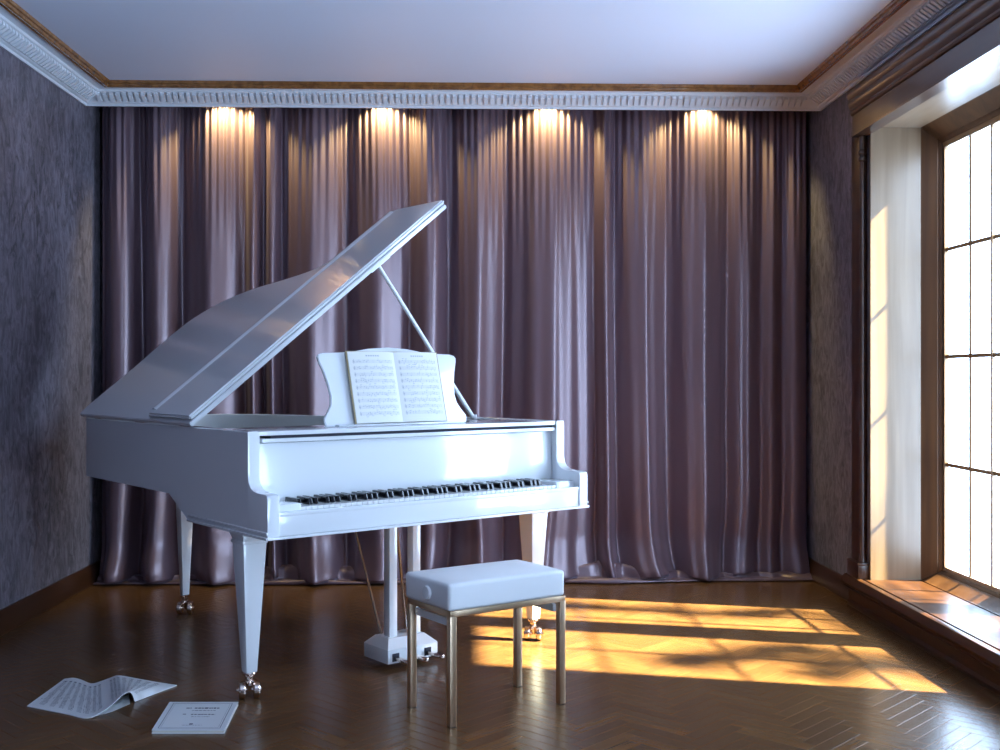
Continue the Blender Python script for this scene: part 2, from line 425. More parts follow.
# outside awning, unseen, added to keep direct sun out of the added window
struct(MB().prism([(2.375, 2.62), (4.10, 2.05), (4.10, 1.90), (4.08, 1.90), (4.08, 2.035), (2.375, 2.60)], 'y', W2[0] - .6, W2[1] + .15), 'sun_block_awning', M['paper_cover'])

# ---------------------------------------------------------------- curtain
def px2x(px, y=6.33):
    d = ((px - 500) / F); a = math.atan(d) + TH
    return math.tan(a) * y
def build_curtain():
    # extremes: (pixel column, height 0..1) alternating as seen along the cloth
    E = [(99, .1), (112, .85), (119, .55), (127, .8), (138, .0), (152, .95), (163, .6), (167, .7), (179, 0), (194, .9), (201, .55), (209, .85), (219, .65), (231, .95), (243, .3),
         (252, .7), (262, .1), (272, .5), (281, 0), (296, .75), (303, .45), (312, .85), (322, .5), (333, .9), (345, .0), (357, .95), (366, .7), (377, 1), (388, .65), (399, .95), (408, .3), (421, .8), (430, .5), (437, .7), (449, .1),
         (463, .85), (470, .5), (479, .9), (487, .45), (497, .85), (505, .15), (514, .9), (524, .6), (533, 1), (543, .6), (553, .95), (560, .55), (571, .95), (577, .7), (586, 1), (595, .15), (605, .9), (616, .2), (629, 1), (638, .45), (646, .9), (650, .6), (656, .85), (669, .0),
         (686, .95), (694, .35), (704, .9), (713, .6), (721, .85), (730, 0), (741, .8), (745, .45), (752, .75), (764, .25), (774, .5), (786, .1), (796, .45), (806, .8), (809, .5)]
    X = [px2x(p) for p, h in E]; Hh = [h for p, h in E]
    x0, x1 = X[0], X[-1]
    GX = [X[i] for i, h in enumerate(Hh) if h <= .15 or (.2 <= h <= .3)] + [x1]
    nx = 1300
    # profile down: s metres below the top; cloth reaches the floor and folds forward onto it
    ZT, ZB = 2.90, .0
    rows = [ZT - (ZT - .30) * k / 46 for k in range(47)] + [.30 - .30 * (k / 20) ** .9 for k in range(1, 21)]
    import mathutils
    nz = mathutils.noise.noise
    def hgt(x, z):
        # folds wander sideways a little on the way down
        xs = x + .020 * nz(Vector((x * 1.3, z * .5, 3.1))) * (2.7 - z) * .8 + .003 * nz(Vector((x * 3, z * .8, 9)))
        if z < .7: xs += .10 * nz(Vector((x * 2.3, z * 1.2, 1.7))) * ((.7 - z) / .7) ** 2
        xs = max(x0, min(x1 - 1e-6, xs))
        lo, hi = 0, len(X) - 1
        while hi - lo > 1:
            mid = (lo + hi) // 2
            if X[mid] <= xs: lo = mid
            else: hi = mid
        t = (xs - X[lo]) / (X[hi] - X[lo]); t = .5 - .5 * math.cos(math.pi * t)
        minor = Hh[lo] + (Hh[hi] - Hh[lo]) * t
        k = 0
        while k < len(GX) - 2 and GX[k + 1] <= xs: k += 1
        u = (xs - GX[k]) / (GX[k + 1] - GX[k]); wd = GX[k + 1] - GX[k]
        major = (.5 - .5 * math.cos(2 * math.pi * max(0, min(1, u)))) ** .85 * min(1, .30 + wd / .36)
        damp = 1 - .55 * smoothstep(1.46, 1.60, xs)
        major *= damp; minor *= damp
        # gathered heading: fine pleats that melt away downwards
        g = smoothstep(1.7, 2.75, z)
        fine = (.5 + .5 * math.sin(2 * math.pi * (xs / .041 + .55 * nz(Vector((xs * 2.2, 0, 5)))))) * (.4 + .6 * (.5 + .5 * nz(Vector((xs * 4, 2, 1)))))
        return .72 * major + .20 * minor + .03 * nz(Vector((x * 6, z * .5, 4))) + .17 * g * fine
    bm = bmesh.new(); grid = []
    def emit(fn):
        row = [bm.verts.new(fn(x0 + (x1 - x0) * i / nx)) for i in range(nx + 1)]
        grid.append(row)
    for z in rows:
        amp = .080 + .105 * (1 - z / 2.9)
        fl = smoothstep(.26, 0, z)
        def f(x, z=z, amp=amp, fl=fl):
            h = hgt(x, z)
            broad = .5 + .5 * nz(Vector((x * 1.1, .4, z * .3)))
            y = 6.40 - amp * h * (.8 + .5 * broad) - fl * (.05 + .05 * nz(Vector((x * 2.1, 5, z * 4)))) - .018 * h * fl
            zz = z + (.022 + .018 * nz(Vector((x * 4.0, 1, 2)))) * smoothstep(.1, 0, z)
            return (x, y, zz)
        emit(f)
    # pooled cloth on the floor: two soft rolls then the hem
    K = 26
    base = {}
    for k in range(1, K + 1):
        t = k / K
        def g(x, t=t):
            hz = hgt(x, 0); n1 = nz(Vector((x * 3.4, t * 2.6, 7))); n2 = nz(Vector((x * 7.0, t * 5.0, 2))); n3 = nz(Vector((x * .9, 3, 3)))
            pool = .35 + 1.2 * max(0, nz(Vector((x * 1.25 + .6, 8, 1)))) + 1.3 * math.exp(-((x - .80) / .28) ** 2) + 1.1 * math.exp(-((x + .95) / .45) ** 2)
            y = 6.40 - .11 * hz * .9 - .05 - .018 * hz
            yend = 6.250 - .045 * pool + .02 * nz(Vector((x * 1.6, 2, 9)))
            y = y + (yend - y) * t + .02 * n1 * math.sin(math.pi * t) - .006 * n2 * math.sin(math.pi * t)
            roll = .046 * pool * max(0, math.sin(math.pi * (2.3 * t + .55 * n1 + .15))) * (1 - t) ** .5
            z = .006 + .02 * (1 - t) ** 2 + roll + .012 * (.5 + .5 * n2) * (1 - t) * pool
            ed = smoothstep(0, .12, x - x0) * smoothstep(0, .12, x1 - x)
            return (x + ed * .05 * n1 * math.sin(math.pi * t), y, max(.005, z))
        emit(g)
    for a, b in zip(grid, grid[1:]):
        for i in range(nx): bm.faces.new((a[i], a[i + 1], b[i + 1], b[i]))
    bmesh.ops.recalc_face_normals(bm, faces=list(bm.faces))
    me = bpy.data.meshes.new('curtain'); bm.to_mesh(me); bm.free(); me.materials.append(M['curtain'])
    for p in me.polygons: p.use_smooth = True
    o = bpy.data.objects.new('curtain', me); C.objects.link(o)
    md = o.modifiers.new('thickness', 'SOLIDIFY'); md.thickness = .003; md.offset = 0
    tag(o, 'wide mauve-brown satin curtain hanging in folds behind the white piano, pooled on the floor', 'curtain')
build_curtain()

# ---------------------------------------------------------------- piano
W = 1.5086
PA = (-0.68920, 3.78477); PANG = math.radians(37.4936)
OFF = (.75, .85, 0)
ca, sa = math.cos(PANG), math.sin(PANG)
proot = (PA[0] + ca * OFF[0] - sa * OFF[1], PA[1] + sa * OFF[0] + ca * OFF[1], 0)
piano = thing('grand_piano', proot, PANG, 'glossy white grand piano with raised lid standing before the curtain', 'piano')
ZR = .980
def pb(mb, name, m, parent=piano, **k): return mb.build(name, m, parent, OFF, **k)

# rim outline (u, v), from front left round the tail to front right
left = [(0, .15), (0, .40), (0, .66), (0, .85), (0, 1.05), (0, 1.3), (0, 1.6), (0, 1.80)]
tailp = catmull([(0, 1.80), (.012, 1.855), (.10, 1.885), (.30, 1.905), (.50, 1.925), (.66, 1.915), (.80, 1.83), (.90, 1.70), (.965, 1.52), (1.01, 1.36), (1.07, 1.20), (1.17, 1.08), (1.30, .99), (1.42, .88), (1.495, .74), (W, .60)], 5)
outer = left[:-1] + tailp + [(W, .45), (W, .30), (W, .15)]
def offset(P, d):
    out = []
    for i, p in enumerate(P):
        a = Vector(P[max(0, i - 1)]); b = Vector(P[min(len(P) - 1, i + 1)]); t = (b - a).normalized()
        nrm = Vector((t.y, -t.x)); q = Vector(p) + nrm * d; out.append((q.x, q.y))
    return out
inner = offset(outer, .042)
def zbot(i):
    u, v = outer[i]
    if u < .01 or u > W - .012:
        return .612 + (.705 - .612) * smoothstep(.64, .86, v)
    return .705
case = MB(); bm = case.bm
ob = [bm.verts.new((*p, zbot(i))) for i, p in enumerate(outer)]
ot0 = [bm.verts.new((*p, ZR - .004)) for p in outer]
ot = [bm.verts.new((*q, ZR)) for q in offset(outer, .004)]
it = [bm.verts.new((*q, ZR)) for q in offset(outer, .038)]
it0 = [bm.verts.new((*p, ZR - .004)) for p in inner]
ib = [bm.verts.new((*p, zbot(i))) for i, p in enumerate(inner)]
cols = [ob, ot0, ot, it, it0, ib]
for i in range(len(outer) - 1):
    for a, b in zip(cols, cols[1:] + cols[:1]):
        bm.faces.new((a[i], a[i + 1], b[i + 1], b[i]))
for e in (0, len(outer) - 1): bm.faces.new([c_[e] for c_ in cols])
# arms (cheeks) with the S curve
arm = [(0, .612), (0, .752), (.004, .763), (.016, .768), (.075, .769), (.105, .773), (.128, .783), (.142, .800), (.148, .826), (.148, ZR - .012), (.150, ZR - .003), (.1505, ZR - .003), (.1505, .612)]
for u0, u1 in ((0, .046), (W - .046, W)):
    case.prism(arm, 'x', u0, u1, bev=.0025, keep=.149)
# case bottom board and side mouldings
case.box(.02, W - .02, .012, .66, .616, .655)
for s, u0, u1 in ((0, -.008, .002), (1, W - .002, W + .008)):
    case.box(u0, u1, -.004, .66, .612, .622, .003); case.box(u0 + .003 * (1 - s), u1 - .003 * s, -.002, .655, .630, .640, .003)
case.box(-.004, W + .004, -.007, .002, .612, .622, .003)
pb(case, 'case', M['lacquer'])
# belly: beams, soundboard and plate
body = [p for p in inner if p[1] > .16]
sb = MB(); sb.prism(body, 'z', .80, .812); pb(sb, 'soundboard', M['soundboard'])
pl = MB(); pin = [p for p in offset(outer, .06) if p[1] > .44]; pl.prism(pin, 'z', .845, .855)
pb(pl, 'iron_plate', M['gold_paint'])
st = MB()
for k in range(40):
    u = .12 + k * .032; vmax = 1.75 if u < .6 else (1.75 - (u - .6) * 1.05)
    if u > 1.0: vmax = max(.62, 1.33 - (u - 1.0) * 1.2)
    st.tube((u, .50, .868), (u + .02, vmax, .868), .0011, seg=5)
pb(st, 'strings', M['chrome'])
# key slip, key blocks, key bed
ks = MB(); ks.box(.046, W - .046, .006, .030, .622, .704, .003); ks.box(.046, W - .046, .004, .034, .690, .702, .002)
pb(ks, 'key_slip', M['lacquer'])
for u0, u1 in ((.046, .148), (W - .148, W - .046)):
    kb = MB(); kb.box(u0, u1, .034, .178, .655, .728, .004); pb(kb, 'key_block', M['lacquer'])
# keys
KU0, KU1 = .146, W - .150; kw = (KU1 - KU0) / 52
wk = MB(); wk.box(.0006, kw - .0006, .036, .19, .690, .714, .0012, 1)
wkm = None
for k in range(52):
    if wkm is None:
        o = pb(wk, 'white_key', M['white_key']); wkm = o.data; o.location = (KU0, 0, 0)
    else:
        o = bpy.data.objects.new('white_key', wkm); C.objects.link(o); o.parent = piano; o.location = (KU0 + k * kw, 0, 0)
bkm = None; pat = [1, 0, 1, 1, 0, 1, 1]      # after A, (B), C, D, (E), F, G
for k in range(51):
    if not pat[k % 7]: continue
    if bkm is None:
        b = MB(); b.taper((0, .134), .0150, .104, .712, (0, .138), .0125, .096, .737, .0015)
        o = pb(b, 'black_key', M['black_key']); bkm = o.data; o.location = (KU0 + (k + 1) * kw, 0, 0)
    else:
        o = bpy.data.objects.new('black_key', bkm); C.objects.link(o); o.parent = piano; o.location = (KU0 + (k + 1) * kw, 0, 0)
# fallboard and top shelf
fb = MB(); fb.prism([(.180, .724), (.178, .735), (.184, .934), (.200, .934), (.196, .724)], 'x', .046, W - .046, .002)
pb(fb, 'fallboard', M['lacquer'])
fr = MB(); fr.box(.060, W - .046, .156, .200, .937, .9515, .003)
pb(fr, 'fallboard_rail', M['lacquer'])
gp = MB(); gp.box(.10, W - .05, .172, .44, .951, .963)  # dark filler standing in for the shade between rail and shelf
pb(gp, 'hinge_gap_shade', M['dark_gap'])
ms = MB(); ms.box(.046, W - .046, .153, .45, .9625, ZR - .001, .003)
pb(ms, 'music_shelf', M['lacquer'])
# music desk
def desk():
    cx = .726
    H2 = [(-.338, 0), (-.345, .03), (-.325, .055), (-.306, .085), (-.300, .12), (-.305, .165), (-.318, .22), (-.333, .262), (-.336, .280), (-.328, .291), (-.308, .296), (-.225, .299), (-.175, .303), (-.10, .316), (0, .323)]
    pts = H2 + [(-x, h) for x, h in H2[-2::-1]]
    a = math.atan2(.08, .30)
    m = MB(); b = bmesh.new()
    def P(x, h, t): return (cx + x, .272 + h * math.sin(a) + t * math.cos(a), ZR + .001 + h * math.cos(a) - t * math.sin(a))
    A = [b.verts.new(P(x, h, 0)) for x, h in pts]; B = [b.verts.new(P(x, h, .014)) for x, h in pts]
    n = len(pts); b.faces.new(A); b.faces.new(B[::-1])
    for i in range(n): b.faces.new((A[i], A[(i + 1) % n], B[(i + 1) % n], B[i]))
    bmesh.ops.recalc_face_normals(b, faces=list(b.faces))
    bmesh.ops.bevel(b, geom=[e for e in b.edges if e.calc_face_angle(0) > .9], offset=.003, segments=2, affect='EDGES')
    m._add(b)
    d = pb(m, 'music_desk', M['lacquer'])
    l = MB(); l.box(cx - .30, cx + .30, .240, .270, ZR, ZR + .008, .002); pb(l, 'desk_ledge', M['lacquer'], d)
    s_ = MB(); s_.tube((cx, .335, ZR + .15), (cx, .43, ZR + .001), .005); pb(s_, 'desk_strut', M['brass'], d)
desk()
# lid
PHI = math.radians(38.3); ZH = .988
LP = [(p[0] * 1.535 / W if p[0] > .02 else -.012 + p[0], p[1]) for p in outer]
def lidpt(u, v, h): return (u * math.cos(PHI) - h * math.sin(PHI), v, ZH + u * math.sin(PHI) + h * math.cos(PHI))
def lid_mesh(poly, h0, h1, bev=.003):
    b = bmesh.new(); A = [b.verts.new(lidpt(u, v, h0)) for u, v in poly]; B = [b.verts.new(lidpt(u, v, h1)) for u, v in poly]
    n = len(poly); b.faces.new(A); b.faces.new(B[::-1])
    for i in range(n): b.faces.new((A[i], A[(i + 1) % n], B[(i + 1) % n], B[i]))
    bmesh.ops.recalc_face_normals(b, faces=list(b.faces))
    bmesh.ops.bevel(b, geom=[e for e in b.edges if e.calc_face_angle(0) > .9], offset=bev, segments=2, affect='EDGES')
    m = MB(); m._add(b); return m
tail2 = catmull([(-.012, 1.83), (.0, 1.875), (.10, 1.895), (.35, 1.915), (.58, 1.955), (.76, 1.945), (.90, 1.82), (.985, 1.62), (1.035, 1.38), (1.10, 1.17), (1.22, 1.07), (1.36, 1.00), (1.47, .90), (1.525, .78), (1.535, .66)], 5)
lid_poly = [(-.012, .600), (-.012, 1.2)] + tail2 + [(1.535, .600)]
lid = pb(lid_mesh(lid_poly, 0, .019), 'lid', M['lacquer'])
flap_poly = [(-.004, .603), (-.004, 1.015), (.2, 1.02), (1.2, 1.02), (1.535, 1.02), (1.55, .90), (1.55, .603)]
flap_poly = [(.0, .603), (.0, 1.02), (1.50, 1.02), (1.53, 1.01), (1.545, .98), (1.545, .603)]
pb(lid_mesh(flap_poly, .0205, .040, .0075), 'front_lid_flap', M['lacquer'])
b = bmesh.new(); PRF = [(.976, .0395), (.984, .0455), (1.000, .0475), (1.012, .0455), (1.017, .0385)]
A = [b.verts.new(lidpt(.03, v, h)) for v, h in PRF]; B = [b.verts.new(lidpt(1.515, v, h)) for v, h in PRF]
b.faces.new(A); b.faces.new(B[::-1])
for i in range(5): b.faces.new((A[i], A[(i + 1) % 5], B[(i + 1) % 5], B[i]))
m = MB(); m._add(b); pb(m, 'lid_moulding', M['lacquer'])
for v in (.68, 1.15, 1.65):
    hg = MB(); hg.tube((-.004, v - .045, ZR + .004), (-.004, v + .045, ZR + .004), .005, seg=10)
    pb(hg, 'lid_hinge', M['brass'], lid)
# lid prop
pr = MB(); pr.tube((1.455, .720, .965), lidpt(1.10, .655, -.001), .011, .009, seg=14)
pr.tube((1.455, .720, .955), (1.448, .719, .99), .016, seg=14)
pb(pr, 'lid_prop', M['lacquer'])
bl = MB(); bl.box(1.04, 1.16, .63, .68, -.012, 0, .002)
for v in bl.bm.verts: v.co = Vector(lidpt(v.co.x, v.co.y, v.co.z))
pb(bl, 'prop_block', M['lacquer'])

# legs with casters
def leg(u, v, brk):
    m = MB()
    w0, w1 = (.042, .092) if brk == 'front' else (.034, .068)
    m.taper((u, v), w0, w0, .100, (u, v), w1, w1, .572, .003)
    hw = w1 / 2 + .004
    m.box(u - hw, u + hw, v - hw, v + hw, .570, .582, .003)
    hw = w1 / 2
    m.box(u - hw, u + hw, v - hw, v + hw, .580, .604, .002)
    if brk == 'front':
        m.box(u - .052, u + .052, v - .052, v + .052, .600, .617, .003)
        q = []
        for k in range(9):       # curved bracket towards the back
            a = math.pi / 2 * k / 8; q.append((v + .046 + .105 * (1 - math.cos(a)), .545 + .069 * math.sin(a)))
        pts = [(v + .04, .545)] + q + [(v + .04, .614)]
        m.prism(pts, 'x', u - .038, u + .038, .0015)
    else:
        m.box(u - .031, u + .031, v - .031, v + .031, .600, .708, .002)
        q = []
        for sg in (-1, 1):
            pts = [(v + sg * .02, .64)]
            for k in range(9):
                a = math.pi / 2 * k / 8; pts.append((v + sg * (.031 + .06 * (1 - math.cos(a))), .64 + .066 * math.sin(a)))
            pts.append((v + sg * .02, .706)); m.prism(pts, 'x', u - .027, u + .027, .0015)
    lo = pb(m, 'leg', M['lacquer'])
    c = MB()
    c.lathe([(.023, .100), (.025, .096), (.020, .088), (.014, .083), (.012, .072), (.018, .069), (.018, .066)], (u, v, 0), seg=20)
    a0 = math.radians({'front': -22 if u < .5 else -50, 'tail': -40}[brk])
    dx, dy = math.cos(a0), math.sin(a0); tx, ty = -dy, dx      # d: axle direction
    for sg in (-1, 1):
        ox, oy = u + dx * .026 * sg, v + dy * .026 * sg
        c.lathe([(.008, -.011), (.028, -.011), (.0315, -.007), (.0315, .007), (.028, .011), (.008, .011)], (ox + tx * .012, oy + ty * .012, .0315), (dx, dy, 0), seg=26)
        c.lathe([(.004, -.014), (.010, -.013), (.012, 0), (.010, .013), (.004, .014)], (ox + tx * .012, oy + ty * .012, .0315), (dx, dy, 0), seg=14)
    c.tube((u - dx * .045 + tx * .012, v - dy * .045 + ty * .012, .0315), (u + dx * .045 + tx * .012, v + dy * .045 + ty * .012, .0315), .006)
    c.tube((u, v, .070), (u + tx * .012, v + ty * .012, .034), .012, .010)
    c.tube((u - tx * .03, v - ty * .03, .062), (u + tx * .022, v + ty * .022, .070), .006)
    c.lathe([(.004, -.004), (.008, 0), (.004, .004)], (u - tx * .034, v - ty * .034, .060), seg=12)
    pb(c, 'caster', M['brass'], lo)
leg(.062, .262, 'front'); leg(W - .070, .275, 'front'); leg(.455, 1.76, 'tail')

# pedal lyre
ly = MB()
ly.box(.668, .912, .270, .450, .022, .078, .002)
b = bmesh.new()
A = [b.verts.new((x, y, .078)) for x, y in ((.668, .27), (.912, .27), (.912, .45), (.668, .45))]
B = [b.verts.new((x, y, .112)) for x, y in ((.700, .315), (.877, .315), (.877, .415), (.700, .415))]
b.faces.new(A[::-1]); b.faces.new(B)
for i in range(4): b.faces.new((A[i], A[(i + 1) % 4], B[(i + 1) % 4], B[i]))
ly._add(b)
lyr = pb(ly, 'pedal_lyre', M['lacquer'])
ly = MB(); ly.box(.66, .91, .30, .44, .588, .617, .003); pb(ly, 'lyre_head', M['lacquer'], lyr)
for u0, u1 in ((.718, .756), (.834, .872)):
    m = MB(); m.box(u0, u1, .335, .378, .105, .592, .003); pb(m, 'lyre_column', M['lacquer'], lyr)
for u in (.705, .7835, .862):
    m = MB(); m.box(u - .016, u + .016, .2675, .2715, .030, .062); pb(m, 'pedal_slot_shade', M['dark_gap'], lyr)  # dark plate painted as the shade inside the pedal hole
    m = MB(); m.prism([(u - .010, .30), (u - .010, .235), (u - .018, .205), (u - .018, .180), (u - .010, .168), (u + .010, .168), (u + .018, .180), (u + .018, .205), (u + .010, .235), (u + .010, .30)], 'z', .036, .050, .003)
    pb(m, 'pedal', M['brass'], lyr)
for p0, p1 in (((.730, .41, .10), (.838, .95, .80)), ((.860, .42, .10), (1.125, .95, .80))):
    m = MB(); m.tube(p0, p1, .006, seg=10); pb(m, 'brace_rod', M['chrome'], lyr)

# ---------------------------------------------------------------- sheet music helpers
def staves(m, P, w, h, rows, mi, seed, title=True, off=.0006, th=.0009):
    """P(a, b, off) maps page coordinates (a across 0..w, b down 0..h) to a point; draws staves, notes and a title"""
    r = random.Random(seed); bm = m.bm
    def quad(a0, a1, b0, b1, n=1):
        for k in range(n):
            x0, x1 = a0 + (a1 - a0) * k / n, a0 + (a1 - a0) * (k + 1) / n
            f = bm.faces.new([bm.verts.new(P(x, y, off)) for x, y in ((x0, b0), (x1, b0), (x1, b1), (x0, b1))]); f.material_index = mi
    top = h * .12 if title else h * .05
    if title:
        for k in range(6): quad(w * (.36 + .05 * k), w * (.395 + .05 * k), h * .05, h * .05 + .006)
    gap = (h * .94 - top) / rows; sp = gap * .11
    for i in range(rows):
        b = top + i * gap
        for k in range(5): quad(w * .08, w * .93, b + k * sp, b + k * sp + th, 12)
        for k in range(5): quad(w * (.08 + .2125 * k) - th / 2, w * (.08 + .2125 * k) + th / 2, b, b + 4 * sp)
        quad(w * .095, w * .105, b - sp, b + 5 * sp); quad(w * .088, w * .115, b + sp * 1.5, b + sp * 3)
        a = w * .16
        while a < w * .91:
            if r.random() < .78:
                nb = b + sp * r.uniform(-.5, 4.0)
                quad(a, a + .0042, nb, nb + .003)
                up = r.random() < .5
                quad(a + (.0036 if up else 0), a + (.0044 if up else .0008), nb - (sp * 3 if up else -.002), nb + (.001 if up else sp * 3))
                if r.random() < .4: quad(a, a + w * .045, nb + (-sp * 3 if up else sp * 2.7), nb + (-sp * 3 if up else sp * 2.7) + .0018)
            a += w * r.uniform(.028, .05)

# open music book on the desk
bk = thing('sheet_music_book', (0, 0, 0), 0, 'open book of sheet music propped on the white music desk of the piano', 'sheet music')
DA = math.atan2(.08, .30)
bc = Vector((.732, .260, ZR + .009))
def desk_frame(a, h, t):   # a across from spine, h up the desk, t away from the desk towards the player
    return Vector((bc.x + a, bc.y + h * math.sin(DA) - t * math.cos(DA), bc.z + h * math.cos(DA) + t * math.sin(DA)))
def p2w(q): return Vector((PA[0] + ca * q[0] - sa * q[1], PA[1] + sa * q[0] + ca * q[1], q[2]))
bk.location = p2w((.732, .26, ZR + .009)); bk.rotation_euler = (0, 0, PANG)
boff = (.732, .26, ZR + .009)
PW, PH = .216, .292
def page_curve(a):       # thickness of page block bulging off the desk
    s = abs(a) / PW
    return .004 + .010 * math.sin(math.pi * min(1, s * 1.02)) ** .7 * (1 - .35 * s)
for sg, nm in ((-1, 'left'), (1, 'right')):
    m = MB(); bm = m.bm; n = 16
    rings = []
    for i in range(n + 1):
        a = sg * PW * i / n
        t = page_curve(a)
        rings.append([bm.verts.new(desk_frame(a, hh, tt)) for hh, tt in ((0.0, .0015), (PH, .0015), (PH, t), (0, t))])
    for r0, r1 in zip(rings, rings[1:]):
        for k in range(4):
            f = bm.faces.new((r0[k], r0[(k + 1) % 4], r1[(k + 1) % 4], r1[k])); f.material_index = 0 if k == 2 else 2
    f = bm.faces.new(rings[0]); f.material_index = 2; f = bm.faces.new(rings[-1]); f.material_index = 2
    bmesh.ops.recalc_face_normals(bm, faces=list(bm.faces))
    def P(a, b_, off, sg=sg):
        aa = -PW + a if sg < 0 else a
        return desk_frame(aa, PH - b_, page_curve(aa) + off)
    staves(m, P, PW, PH, 9, 1, 3 if sg < 0 else 4, th=.0007)
    m.build('page_block', [M['paper'], M['ink_faint'], M['page_edge']], bk, boff, recalc=False)
m = MB()
for sg in (-1, 1):
    b = bmesh.new(); lo = []; hi = []
    for a, h in ((0, -.0), (sg * (PW + .006), -.0), (sg * (PW + .006), PH + .004), (0, PH + .004)):
        lo.append(b.verts.new(desk_frame(a, h, -.0015))); hi.append(b.verts.new(desk_frame(a, h, .0014)))
    b.faces.new(lo); b.faces.new(hi[::-1])
    for i in range(4): b.faces.new((lo[i], lo[(i + 1) % 4], hi[(i + 1) % 4], hi[i]))
    m._add(b)
m.build('book_cover', M['cover_edge'], bk, boff)

# ---------------------------------------------------------------- stool
SA = math.radians(32.8); so = (-.057, 3.680)
cs, ss = math.cos(SA), math.sin(SA)
def s2w(q): return (so[0] + cs * q[0] - ss * q[1], so[1] + ss * q[0] + cs * q[1], 0)
stool = thing('piano_stool', s2w((.236, .142)), SA, 'white padded piano stool on thin metal legs in front of the keyboard', 'stool')
SO = (.236, .142, 0)
cu = MB(); b = bmesh.new(); bmesh.ops.create_cube(b, size=1)
for v in b.verts: v.co = Vector((.233 + v.co.x * .490, .150 + v.co.y * .298, .4335 + v.co.z * .091))
bmesh.ops.bevel(b, geom=list(b.edges), offset=.014, segments=4, profile=.6, affect='EDGES')
bmesh.ops.subdivide_edges(b, edges=[e for e in b.edges if e.calc_length() > .1], cuts=10, use_grid_fill=True)
for v in b.verts:
    fx = max(0, 1 - ((v.co.x - .238) / .241) ** 2); fy = max(0, 1 - ((v.co.y - .143) / .146) ** 2)
    if v.co.z > .46: v.co.z += .008 * (fx * fy) ** .5
cu._add(b); cu.build('seat_cushion', M['leather'], stool, SO)
f = MB()
for a in ((-.006, .480, 0, .020), (-.006, .480, .272, .292), (-.006, .014, 0, .292), (.460, .480, 0, .292)): f.box(*a, .368, .389, .002)
f.build('seat_frame', M['stool_metal'], stool, SO)
f = MB(); f.box(.02, .45, .02, .26, .381, .3885); f.box(.012, .030, .026, .268, .330, .356, .002)
f.box(.444, .462, .026, .268, .330, .356, .002)
for u in (.024, .450):
    for v in (.04, .245): f.box(u - .006, u + .006, v - .006, v + .006, .340, .386)
f.build('lift_mechanism', M['lacquer'], stool, SO)
for u, v in ((.0065, .0125), (.4675, .0125), (.4675, .2795), (.0065, .2795)):
    m = MB(); m.box(u - .0125, u + .0125, v - .0125, v + .0125, .0015, .372, .002)
    lg = m.build('leg', M['stool_metal'], stool, SO)
    m = MB(); m.box(u - .0115, u + .0115, v - .0115, v + .0115, 0, .006); m.build('foot_pad', M['dark_gap'], lg, SO)
for sg in (-1, 1):
    x = -.011 if sg < 0 else .477
    m = MB(); m.lathe([(.006, 0), (.022, .001), (.0245, .003), (.0245, .009), (.022, .012), (.008, .013)], (x, .135, .432), (sg, 0, 0), seg=28)
    m.build('height_knob', M['lacquer'], stool, SO)

